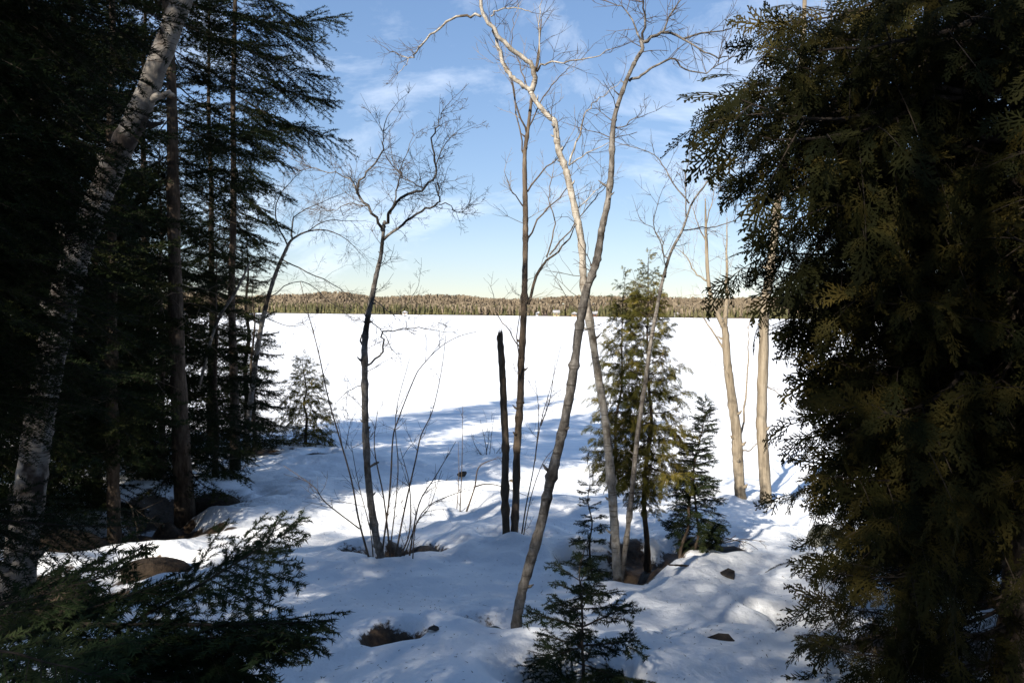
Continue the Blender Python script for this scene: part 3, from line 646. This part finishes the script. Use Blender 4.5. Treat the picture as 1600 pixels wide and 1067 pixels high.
# shrub stems and saplings
def shrub(name, label, stems, seed, mat='twig', tl=.3, nt=7, cat='shrub', d=None, r0=.012):
    g = np.random.default_rng(seed); b = stems[0][0]; dd = d or dist(b); t = thing(name, at(b[0], b[1], dd), label, cat)
    for k, s in enumerate(stems):
        r = r0*g.uniform(.6, 1.05); P = pline(s, dd+g.uniform(-.12, .12), g.uniform(-.35, .35)); P = sink(P, .12) if abs(s[0][1]-b[1]) < 25 else P
        Q = spline(P, 4); mb = MB(); mb.tube(Q, np.linspace(r, .0025, len(Q)), 6, rough=.04, seed=seed+k); o = mb.build('stem', M[mat], t, True, off=np.array(t.location))
        tw = MB()
        for j in range(nt):
            i = int(g.uniform(.25, .99)*(len(Q)-1)); T = unit(Q[i+1]-Q[i]); q = unit(np.cross(T, g.standard_normal(3)))
            grow(tw, Q[i], T+q*.75, tl*g.uniform(.4, 1.2), .0032, 1, g, .2, .06, 4)
        tag(tw.build('twigs', M[mat], o, True, off=np.array(t.location)), kind='stuff')
shrub('shrub', 'tangle of thin dark stems fanning from the melt hole of the crooked tree', [
    [(577, 873), (560, 810), (548, 745), (515, 630), (498, 552), (483, 495), (469, 440)], [(600, 872), (598, 858), (607, 789), (611, 740), (614, 684), (623, 653), (647, 592), (659, 572), (687, 543), (716, 526), (745, 518)],
    [(618, 870), (632, 796), (650, 716), (658, 680), (676, 641), (690, 578), (697, 520)], [(639, 874), (654, 789), (680, 745), (712, 690)], [(583, 870), (578, 825), (560, 755), (548, 690)], [(562, 826), (509, 785), (490, 760), (443, 727)],
    [(610, 870), (600, 780), (585, 700), (590, 640)], [(630, 872), (660, 800), (700, 775), (735, 765)], [(645, 872), (650, 820), (672, 790), (690, 735)], [(608, 872), (622, 740), (618, 650), (640, 560)], [(625, 870), (640, 830), (640, 760), (625, 700)]], 120, tl=.3, nt=6)
shrub('shrub', 'thin whippy stems rising at the foot of the straight maple', [[(814, 842), (822, 790), (833, 735), (845, 660), (862, 600), (877, 538)], [(817, 842), (830, 775), (850, 720), (878, 690)], [(836, 720), (842, 650), (836, 590)], [(845, 665), (860, 620), (868, 560)]], 121, nt=3, tl=.3)
shrub('shrub', 'low bare bush at the shore behind the snag', [[(762, 722), (758, 690), (750, 655)], [(764, 722), (768, 680), (772, 650)], [(760, 722), (742, 695), (735, 670)], [(766, 722), (782, 700), (800, 690)], [(758, 722), (762, 695), (765, 670)], [(768, 722), (790, 712), (812, 715)]], 122, nt=5, tl=.6, d=16.5, r0=.016)
shrub('sapling', 'two upright whips poking through the snow left of the snag', [[(719, 793), (722, 720), (723, 630)], [(714, 793), (717, 740), (716, 690)]], 123, nt=3, tl=.15, cat='sapling')
shrub('bent_branch', 'bent bare branch arching out of the snow toward the snag', [[(731, 793), (742, 760), (748, 730), (770, 718), (790, 715)], [(742, 760), (760, 756), (785, 760), (830, 777)]], 124, nt=4, tl=.2, cat='branch', r0=.016)
shrub('shrub', 'bluish tangle of twigs at the ice edge by the small yellowish cedar', [[(535, 700), (530, 670), (520, 640)], [(540, 700), (548, 660), (560, 640)], [(530, 700), (510, 680), (500, 660)], [(545, 702), (570, 690), (590, 680)]], 125, nt=6, tl=.7, d=17.5, r0=.014)
shrub('fallen_twig', 'forked bare twig lying on the snow beside the dark flat stones', [[(1105, 850), (1130, 848), (1160, 842), (1195, 846)], [(1150, 844), (1168, 848), (1184, 858)], [(1120, 848), (1140, 842), (1150, 836)]], 126, nt=3, tl=.12, cat='branch', r0=.010, d=8.35)

# ------------------------------------------------------------------ conifers
def gz(x, y): return float(ground(np.array([x]), np.array([y]))[0])
def base(px, py=None, d=None):
    if d is None: return gpt(px, py)
    x = (px-W0/2)/F0*d; return np.array([x, d, gz(x, d)])
def young(name, label, cat, kind, px_base, px_top, r0, wide, dz, whorl, seed, mat, d=None, pit=(0, .7), z0=.06, shape=.75, clump=.8, curve=None):
    g = np.random.default_rng(seed); b = gpt(*px_base); d = d or b[1]; b = at(px_base[0], px_base[1], d); tp = at(px_top[0], px_top[1], d)
    b = np.array([b[0], b[1], min(b[2], gz(b[0], b[1])+.02)]); t = thing(name, b, label, cat)
    conifer(t, kind, b, tp[2]-b[2], r0, z0*(tp[2]-b[2]), wide, dz, whorl, g, mat, (tp[0]-b[0], 0), pit, shape, clump, curve=curve)
    g2 = np.random.default_rng(seed+1); bough(t, kind, tp-np.array([0, 0, .05+.06*wide]), tp+np.array([.0, 0, .04]), g2, 'leader')
    return t
# midground group
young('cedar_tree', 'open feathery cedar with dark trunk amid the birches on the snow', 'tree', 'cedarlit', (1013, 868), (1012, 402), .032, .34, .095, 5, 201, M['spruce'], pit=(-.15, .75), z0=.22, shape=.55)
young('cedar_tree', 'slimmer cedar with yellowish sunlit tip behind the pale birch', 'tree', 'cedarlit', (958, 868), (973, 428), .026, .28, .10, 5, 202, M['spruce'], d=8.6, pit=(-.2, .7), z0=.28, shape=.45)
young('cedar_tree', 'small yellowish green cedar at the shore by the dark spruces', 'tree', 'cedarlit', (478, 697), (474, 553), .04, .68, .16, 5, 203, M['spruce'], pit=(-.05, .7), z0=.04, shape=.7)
young('spruce_tree', 'open young spruce with tiers of stiff branches right of the cedar', 'tree', 'fir', (1085, 862), (1087, 668), .020, .40, .095, 5, 204, M['spruce'], pit=(-.2, .45), z0=.08, shape=.7)
young('spruce_tree', 'dense young fir whose bushy top leans right beside the open spruce', 'tree', 'fir', (1062, 862), (1102, 622), .020, .24, .075, 5, 205, M['spruce'], d=8.3, pit=(-.1, .6), z0=.35, shape=.35)
young('fir_tree', 'small fir sapling standing in front of the crossing birches', 'tree', 'fir', (906, 1058), (918, 846), .014, .46, .115, 4, 206, M['spruce'], pit=(-.05, .55), z0=.06, shape=.75)
young('fir_tree', 'dark fir sapling half hidden between the leaning birch and pale birch', 'tree', 'fir', (930, 885), (918, 715), .016, .26, .11, 4, 207, M['spruce'], pit=(-.2, .5), z0=.1, shape=.6)

# left forest: (label, px, distance, height, trunk r, first boughs, bough length)
Lf = [('tall spruce with a thick bare lower trunk standing in a dark earth ring', 290, None, 10.5, .108, 3.6, 1.7, 301),
      ('slim tall spruce whose long boughs reach out over the lake', 366, 13.6, 12.5, .08, 3.4, 1.3, 302),
      ('dark spruce just right of the thick white birch', 175, 8.2, 9, .07, 1.4, .95, 303),
      ('spruce deep in the shade behind the thick white birch', 60, 9.5, 10, .09, .8, 2.0, 304),
      ('spruce filling the gap between the two bare spruce trunks', 330, 16.5, 11, .09, .5, 1.35, 305),
      ('short dense spruce at the very edge of the ice', 385, 17.2, 5.0, .07, .2, 1.1, 306),
      ('bushy spruce in the shadows behind the bare lower trunk', 228, 12.5, 9.5, .08, .4, 1.7, 307),
      ('spruce lost in black shade beyond the near spruce and white birch', -60, 8.0, 9.5, .14, .6, 2.4, 308),
      ('far spruce behind the left woods above the ice', 120, 15.5, 12, .14, .3, 2.5, 309),
      ('low bushy spruce between the two bare spruce trunks', 335, 12.2, 3.6, .05, .15, 1.05, 310),
      ('young bushy spruce behind the bare lower trunk', 250, 11.2, 4.8, .06, .3, 1.3, 311),
      ('young spruce in front of the thicket, low beside the white birch', 150, 9.4, 4.6, .06, .35, 1.25, 312),
      ('waist high spruce crowding the base of the slim tall one', 395, 15.6, 3.6, .05, .1, .95, 313)]
for lab, px, d, H, r, z0, Lm, sd_ in Lf:
    g = np.random.default_rng(sd_); b = base(px, 800) if d is None else base(px, d=d)
    t = thing('spruce_tree', b, lab, 'tree', 'spruces of the left woods')
    conifer(t, 'spruce', b, H, r, z0, Lm, .34, 5, g, M['spruce'], (-.25 if px == 290 else .02, 0), (-.32, .55), .75, .9, only=(lambda a, z: math.sin(a) > -.35 or z > 7) if px in (290, 366) else None)
    dw = MB()
    for k in range(14):
        z = g.uniform(.5, max(z0, 2.2)+1.2); a = g.uniform(0, 6.28); grow(dw, (b[0], b[1], b[2]+z), (math.cos(a), math.sin(a), -.15), g.uniform(.4, 1.2), .006, 1, g, .12, -.03, 5)
    tag(dw.build('dead_twigs', M['dead'], t, True, off=b), kind='stuff')
    if px == 290:
        for tip, rt in [((397, 742), (296, 690)), ((392, 700), (292, 668)), ((352, 770), (292, 730)), ((200, 730), (285, 690)), ((215, 770), (285, 730))]:
            bough(t, 'spruce', at(*rt, b[1]), at(*tip, b[1]-.4), g)
    if px == 366:     # long boughs over the lake
        for tip, rt in [((543, 12), (372, 30)), ((532, 118), (372, 70)), ((520, 60), (372, 20)), ((556, 212), (372, 150)), ((498, 190), (372, 170)), ((472, 262), (370, 200)), ((470, 310), (370, 250)), ((455, 350), (370, 290)),
                        ((480, 130), (372, 100)), ((505, 40), (372, -40)), ((470, 225), (370, 160)), ((440, 400), (370, 350)), ((430, 290), (370, 240)), ((450, 170), (372, 120)), ((440, 90), (372, 40)), ((535, 150), (372, 110))]:
            dd = g.uniform(-.7, .7); bough(t, 'spruce', at(*rt, b[1]), at(*tip, b[1]+dd), g)
# near dark conifer whose boughs hang across the white birch
g = np.random.default_rng(320); b = np.array([-3.3, 3.0, gz(-3.3, 3.0)])
t = thing('spruce_tree', b, 'near spruce whose dark boughs hang in front of the thick white birch', 'tree')
conifer(t, 'nearspruce', b, 7.4, .13, .7, 1.9, .34, 5, g, M['spruce'], (0, 0), (-.3, .5), .7, .8)
for tip, z in [((250, 330), 4.6), ((190, 140), 5.0), ((215, 560), 3.4), ((235, 470), 4.0), ((170, 420), 4.3), ((120, 590), 3.3), ((200, 270), 4.8), ((255, 110), 5.5), ((150, 60), 5.6), ((205, 215), 4.9), ((230, 370), 4.4), ((190, 500), 3.8), ((130, 480), 3.9), ((100, 330), 4.6), ((170, 600), 3.3), ((140, 230), 4.9), ((80, 160), 5.2), ((200, 20), 5.8), ((60, 450), 4.0), ((210, 420), 4.1), ((180, 330), 4.5), ((240, 230), 4.9), ((270, 160), 5.2), ((265, 60), 5.7), ((225, 300), 4.6), ((120, 520), 3.7), ((95, 600), 3.4), ((290, 30), 5.9)]:
    bough(t, 'nearspruce', (b[0], b[1], z), at(*tip, g.uniform(3.5, 4.3)), g)
# foreground fir: boughs sweep in from the lower left
b = np.array([-1.75, 2.2, gz(-1.75, 2.2)]); g = np.random.default_rng(330)
t = thing('fir_tree', b, 'nearest fir, its broad dark boughs sweeping in low over the snow', 'tree')
trunk_part(t, [b-np.array([0, 0, .2]), b+np.array([.02, .02, .7]), b+np.array([.0, .05, 1.5])], [.03, .022, .01], M['spruce'], 8, .04, 331)
for tip, rt, dd in [((463, 822), (180, 985), 2.5), ((512, 968), (120, 975), 2.35), ((478, 1010), (150, 1000), 2.2), ((430, 1055), (140, 1020), 2.15), 
                    ((200, 880), (-60, 960), 2.6), ((360, 1075), (90, 1030), 2.1), ((250, 1085), (0, 1020), 2.05), ((270, 905), (20, 990), 2.45), ((120, 930), (-90, 980), 2.3), ((440, 985), (200, 1000), 2.3), ((150, 1060), (-80, 1000), 2.0), ((60, 1050), (-120, 990), 2.1), ((400, 1000), (130, 1010), 2.5), ((300, 990), (60, 1000), 2.2)]:
    bough(t, 'fir', at(*rt, dd+.02), at(*tip, dd+g.uniform(-.15, .2)), g, roll=.3)

# right cedars
b1 = np.array([2.78, 4.3, gz(2.78, 4.3)]); g = np.random.default_rng(340)
t1 = thing('cedar_tree', b1, 'huge near cedar with drooping feathery sprays framing the lake', 'tree')
conifer(t1, 'cedar', b1, 7.6, .15, 1.5, 1.2, .24, 5, g, M['spruce'], (-.1, 0), (-.35, .5), .5, .7)
tips = [(1150, 20), (1125, 60), (1112, 110), (1104, 150), (1108, 172), (1125, 205), (1150, 235), (1175, 225), (1130, 130), (1160, 90), (1190, 40), (1210, 150), (1200, 5), (1240, 60), (1235, 180), (1165, 250), (1250, 230),
        (1275, 255), (1250, 310), (1290, 330), (1155, 385), (1180, 415), (1175, 350), (1220, 430), (1205, 395), (1240, 470), (1215, 505), (1212, 535), (1235, 560), (1225, 600), (1250, 620), (1240, 650), (1260, 680), (1235, 705), (1270, 760),
        (1280, 560), (1270, 500), (1290, 450), (1255, 745), (1300, 640), (1310, 800), (1285, 872), (1272, 890), (1262, 925), (1254, 1002), (1275, 1015), (1290, 960), (1330, 900), (1345, 1058), (1400, 930), (1470, 985)]
for k, (x, y) in enumerate(tips):
    x = x+(75 if 440 < y < 830 else 35 if y > 830 else 45 if y > 300 else 60); d = g.uniform(3.7, 4.7); tp = at(x, y, d); L = np.hypot(tp[0]-b1[0], tp[1]-b1[1])
    rise = g.uniform(.0, .3) if y < 850 else g.uniform(-.05, .2)
    rt = np.array([b1[0]-.05, b1[1], max(tp[2]+rise*L, b1[2]+.15)])
    if L > 1.15 and g.random() < .75:        # fork off a limb part way out
        f = g.uniform(.2, .5); rt = rt+(tp-rt)*f; lm = MB(); q0 = np.array([b1[0]-.05, b1[1], max(tp[2]+rise*L, b1[2]+.15)])
        lm.tube(spline([q0, (q0+rt)/2+np.array([0, 0, -.06]), rt], 4), np.linspace(.022, .012, 9), 6); lm.build('limb', M['spruce'], t1, True, off=b1)
    bough(t1, 'cedar', rt, tp, g, roll=.4)
for lab, x, y, H, Lm, z0, sd_ in [('second cedar right behind the huge near one', 2.9, 5.7, 7.5, .8, 1.3, 341), ('cedar lost in black shade just outward of the huge near cedar', 3.6, 3.5, 7.2, 1.3, 1.7, 342), ('cedar behind the others toward the ice on the right', 4.6, 7.2, 8, 1.25, .2, 343),
                              ('short cedar between the big cedars and the ice', 4.1, 8.6, 4.2, .75, .1, 344), ('cedar deep in the shaded right hand thicket', 5.2, 5.0, 7.5, 1.6, 1.3, 345)]:
    g = np.random.default_rng(sd_); b = np.array([x, y, gz(x, y)]); t = thing('cedar_tree', b, lab, 'tree', 'cedars of the right thicket')
    conifer(t, 'cedar', b, H, .12, z0, Lm, .26, 5, g, M['spruce'], (0, 0), (-.3, .5), .5, .7)

# ------------------------------------------------------------------ stones, logs, earth
def stone(name, label, px, py, size, seed, mat, cat='stone', lift=.0, rz=0., cut=True, tilt=(0, 0)):
    g = np.random.default_rng(seed); p = gpt(px, py); p = np.array([p[0], p[1], gz(p[0], p[1])+lift])
    import bmesh
    bm = bmesh.new(); bmesh.ops.create_icosphere(bm, subdivisions=3, radius=1); nrm = [unit(g.standard_normal(3)) for _ in range(12)]; off = g.uniform(.42, .8, 12)
    for v in bm.verts:
        c = np.array(v.co)
        if cut:
            for nn, o_ in zip(nrm, off):
                k = c@nn-o_
                if k > 0: c = c-nn*k*.93
        c = c*(1+.035*vnoise(c[0]*5+seed, c[1]*5+c[2]*3, seed)+.015*vnoise(c[0]*14, c[1]*14+c[2]*9, seed+1)); v.co = c*np.array(size)
    me = bpy.data.meshes.new(name); bm.to_mesh(me); bm.free(); me.materials.append(mat)
    for q in me.polygons: q.use_smooth = not cut
    o = bpy.data.objects.new(name, me); COL.objects.link(o); o.location = p; o.rotation_euler = (tilt[0], tilt[1], rz); return tag(o, label, cat)
def slab(label, px, py, rad, th, seed, lift, rz, tilt):
    g = np.random.default_rng(seed); p = gpt(px, py); n = 6; a = np.sort(np.arange(n)*6.283/n+g.normal(0, .25, n)); r = g.uniform(.75, 1.1, n); V = []; T = []
    for k, (sc, z) in enumerate(((.93, -th), (1.0, -th*.8), (1.0, th*.3), (.86, th*.62), (.0, th*.66))):
        for i in range(n): V.append((rad[0]*sc*r[i]*math.cos(a[i])+g.normal(0, .004), rad[1]*sc*r[i]*math.sin(a[i])+g.normal(0, .004), z+g.normal(0, .05*th)))
        if k:
            for i in range(n): b0 = (k-1)*n; i2 = (i+1) % n; T += [(b0+i, b0+i2, b0+n+i2), (b0+i, b0+n+i2, b0+n+i)]
    m = MB(); m.add(V, T); o = m.build('stone', M['rock'], smooth=False); o.location = (p[0], p[1], gz(p[0], p[1])+lift); o.rotation_euler = (tilt[0], tilt[1], rz); return tag(o, label, 'stone')
slab('dark flat stone end jutting from the snow by the fallen twig', 1142, 860, (.22, .15), .05, 401, .05, .2, (.22, .06))
slab('small dark wedge stone alone on the snow below the fallen twig', 1137, 910, (.08, .09), .04, 402, .01, -.2, (.3, .16))
slab('dark half buried stone on the near snow right of the fir sapling', 1125, 1011, (.11, .10), .045, 403, .005, -.3, (.3, .2))
stone('boulder', 'rounded grey green boulder beside the big cedar', 1290, 842, (.22, .26, .22), 404, M['rockgrey'], 'boulder', lift=.10, cut=False)
stone('stone', 'small dark stone capping a snow bump left of the snag', 723, 746, (.10, .10, .06), 405, M['rock'], lift=.06)
stone('stone', 'earthy stone lying in the round melt hole on the near snow', 620, 990, (.15, .13, .06), 406, M['earth'], lift=.03)
stone('stone', 'snow dusted stone beside the foot of the leaning grey birch', 775, 988, (.085, .085, .06), 407, M['rockgrey'], lift=.05)
stone('stone', 'tiny dark stone just right of the round melt hole', 677, 993, (.045, .04, .02), 408, M['rock'], lift=.015)
slab('flat dark slab showing at the shore left of the crooked tree', 497, 711, (.30, .14), .03, 409, .02, .1, (.15, .05))
stone('stone', 'brown mossy stone under the shrub of the crooked tree', 662, 866, (.17, .16, .13), 410, M['rock'], lift=.08, cut=False)
stone('earth_mound', 'dark root mound right of the bare lower spruce trunk', 335, 792, (.36, .35, .26), 411, M['earth'], 'mound', lift=.12, cut=False)
stone('earth_mound', 'broad dark earth mound between the white birch and bare spruce trunk', 190, 838, (.75, .45, .26), 412, M['earth'], 'mound', lift=.12, cut=False)
stone('earth_mound', 'low brown leaf mound in front of the broad earth mound', 243, 892, (.30, .2, .10), 413, M['earth'], 'mound', lift=.06, cut=False)
stone('earth_mound', 'dark earth mound close against the thick white birch', 95, 862, (.5, .4, .3), 414, M['earth'], 'mound', lift=.1, cut=False)
stone('stone', 'dark stone in the hollow below the pale birch', 985, 900, (.16, .13, .09), 415, M['rock'], lift=.08)
def log(name, label, pts, r, mat, cat='log', d=None):
    d = d or dist(pts[0]); P = pline(pts, d, .25); t = thing(name, P[0], label, cat); trunk_part(t, P, r, mat, 8, .08, 7, 'trunk'); return t
log('log', 'short dark log leaning out of the snow behind the maple', [(797, 752), (812, 764), (824, 776)], [.05, .05, .03], M['dead'])
log('stump', 'dark broken stub poking from the snow behind the crooked tree', [(582, 728), (590, 726), (596, 733)], [.04, .05, .03], M['dead'], 'stump')
log('fallen_pole', 'pale dead pole leaning inside the left spruces', [(312, 600), (337, 509), (371, 451), (395, 400)], [.024, .022, .018, .012], M['grey'], 'pole', d=11.5)
log('branch', 'thin dead stick lying on the snow below the cedar', [(1045, 882), (1065, 883), (1090, 884)], [.008, .009, .004], M['dead'], 'branch', d=7.35)

# needle and twig litter on the snow
g = np.random.default_rng(500); lt = MB(); n = 4500
x = g.uniform(-5, 4.5, n); y = 3.6+10*g.random(n)**1.6; z = ground(x, y)+.004
a = g.uniform(0, 6.28, n); l = g.uniform(.008, .03, n)*np.where(g.random(n) < .05, 3, 1); wd = .003
dx, dy = np.cos(a)*l, np.sin(a)*l; qx, qy = -np.sin(a)*wd, np.cos(a)*wd
v = np.stack([np.stack([x-qx, y-qy, z], -1), np.stack([x+qx, y+qy, z], -1), np.stack([x+dx, y+dy, z+g.uniform(0, .008, n)], -1)], 1).reshape(-1, 3)
lt.add(v, np.arange(n*3).reshape(-1, 3)); tag(lt.build('needle_litter', M['dead'], smooth=False), 'scattered brown needles and twig bits on the snow', 'litter', kind='stuff')

# ------------------------------------------------------------------ the woods behind the viewpoint: they shade the near snow
g = np.random.default_rng(600)
def shade_spruce(P, H, Lm, g, label):
    t = thing('spruce_tree', P, label, 'tree', 'spruces behind the viewpoint')
    tr = MB(); zz = np.linspace(-.2, H, 8); tr.tube(np.stack([zz*0, zz*0, zz], -1), np.linspace(.16, .015, 8), 8); tr.build('trunk', M['spruce'], t)
    parts = [spruce_bough(L, 900+i, .072, .024, .034, 1, .115, False, .18, .46) for i, L in enumerate((.8, 1.3, 1.9, 2.5))]
    pv = [(np.concatenate(m.v), np.concatenate(m.t), np.concatenate(m.m)) for m in parts]; cw = MB(); z = 1.3
    while z < H*.98:
        f = (z-1.3)/(H-1.3); a0 = g.uniform(0, 6.28)
        for k in range(5):
            a = a0+k*1.2566+g.normal(0, .25); L = (Lm*(1-f)**.7*min(1, .55+f*3)+.15)*g.uniform(.6, 1.1); p = -.3+.8*f**1.3+g.normal(0, .1)
            i = int(np.argmin([abs(q-L) for q in (.8, 1.3, 1.9, 2.5)])); V, T, m_ = pv[i]; sc = L/(.8, 1.3, 1.9, 2.5)[i]
            R = np.array(Matrix.Rotation(a, 3, 'Z') @ Matrix.Rotation(-p, 3, 'Y')); cw.v.append(V*sc@R.T+np.array([0, 0, z])); cw.t.append(T+cw.n); cw.m.append(m_); cw.n += len(V)
        z += .46*g.uniform(.7, 1.3)
    cw.build('crown', [M['inner'], M['needle']], t, False)
    return t
t0 = shade_spruce((-6.2, -5.0, gz(-6.2, -5.0)), 10.4, 2.3, g, 'tall spruce in the woods behind the viewpoint')
SH = []
for row, (off, hs_) in enumerate([(.6, .92), (-3.0, 1.1)]):
    for k in range(-5, 6):
        if row == 1 and k < 0 and k % 2: continue
        c = np.array([-6.2, -5.0])+np.array([.866, -.5])*(k+.5*(row % 2))*2.1+np.array([.5, .866])*off+g.normal(0, .35, 2); SH.append((c[0], c[1], hs_*g.uniform(.86, 1.06)*(1.22 if k >= 1 else 1)))
SH += [(-3.4, -2.6, .78), (-5.0, -2.2, .8), (-8.6, -.8, .7), (-10.4, 1.2, .75), (-8.6, 10.5, .75), (-11.5, 13.5, .8), (-12, 5, .95), (7.2, -2.5, .75), (3.5, -7.5, .9)]
for x, y, sc in SH:
    copy_thing(t0, (x, y, gz(x, y)), g.uniform(0, 6.28), sc, 'tall spruce in the woods behind the viewpoint', 'spruces behind the viewpoint')
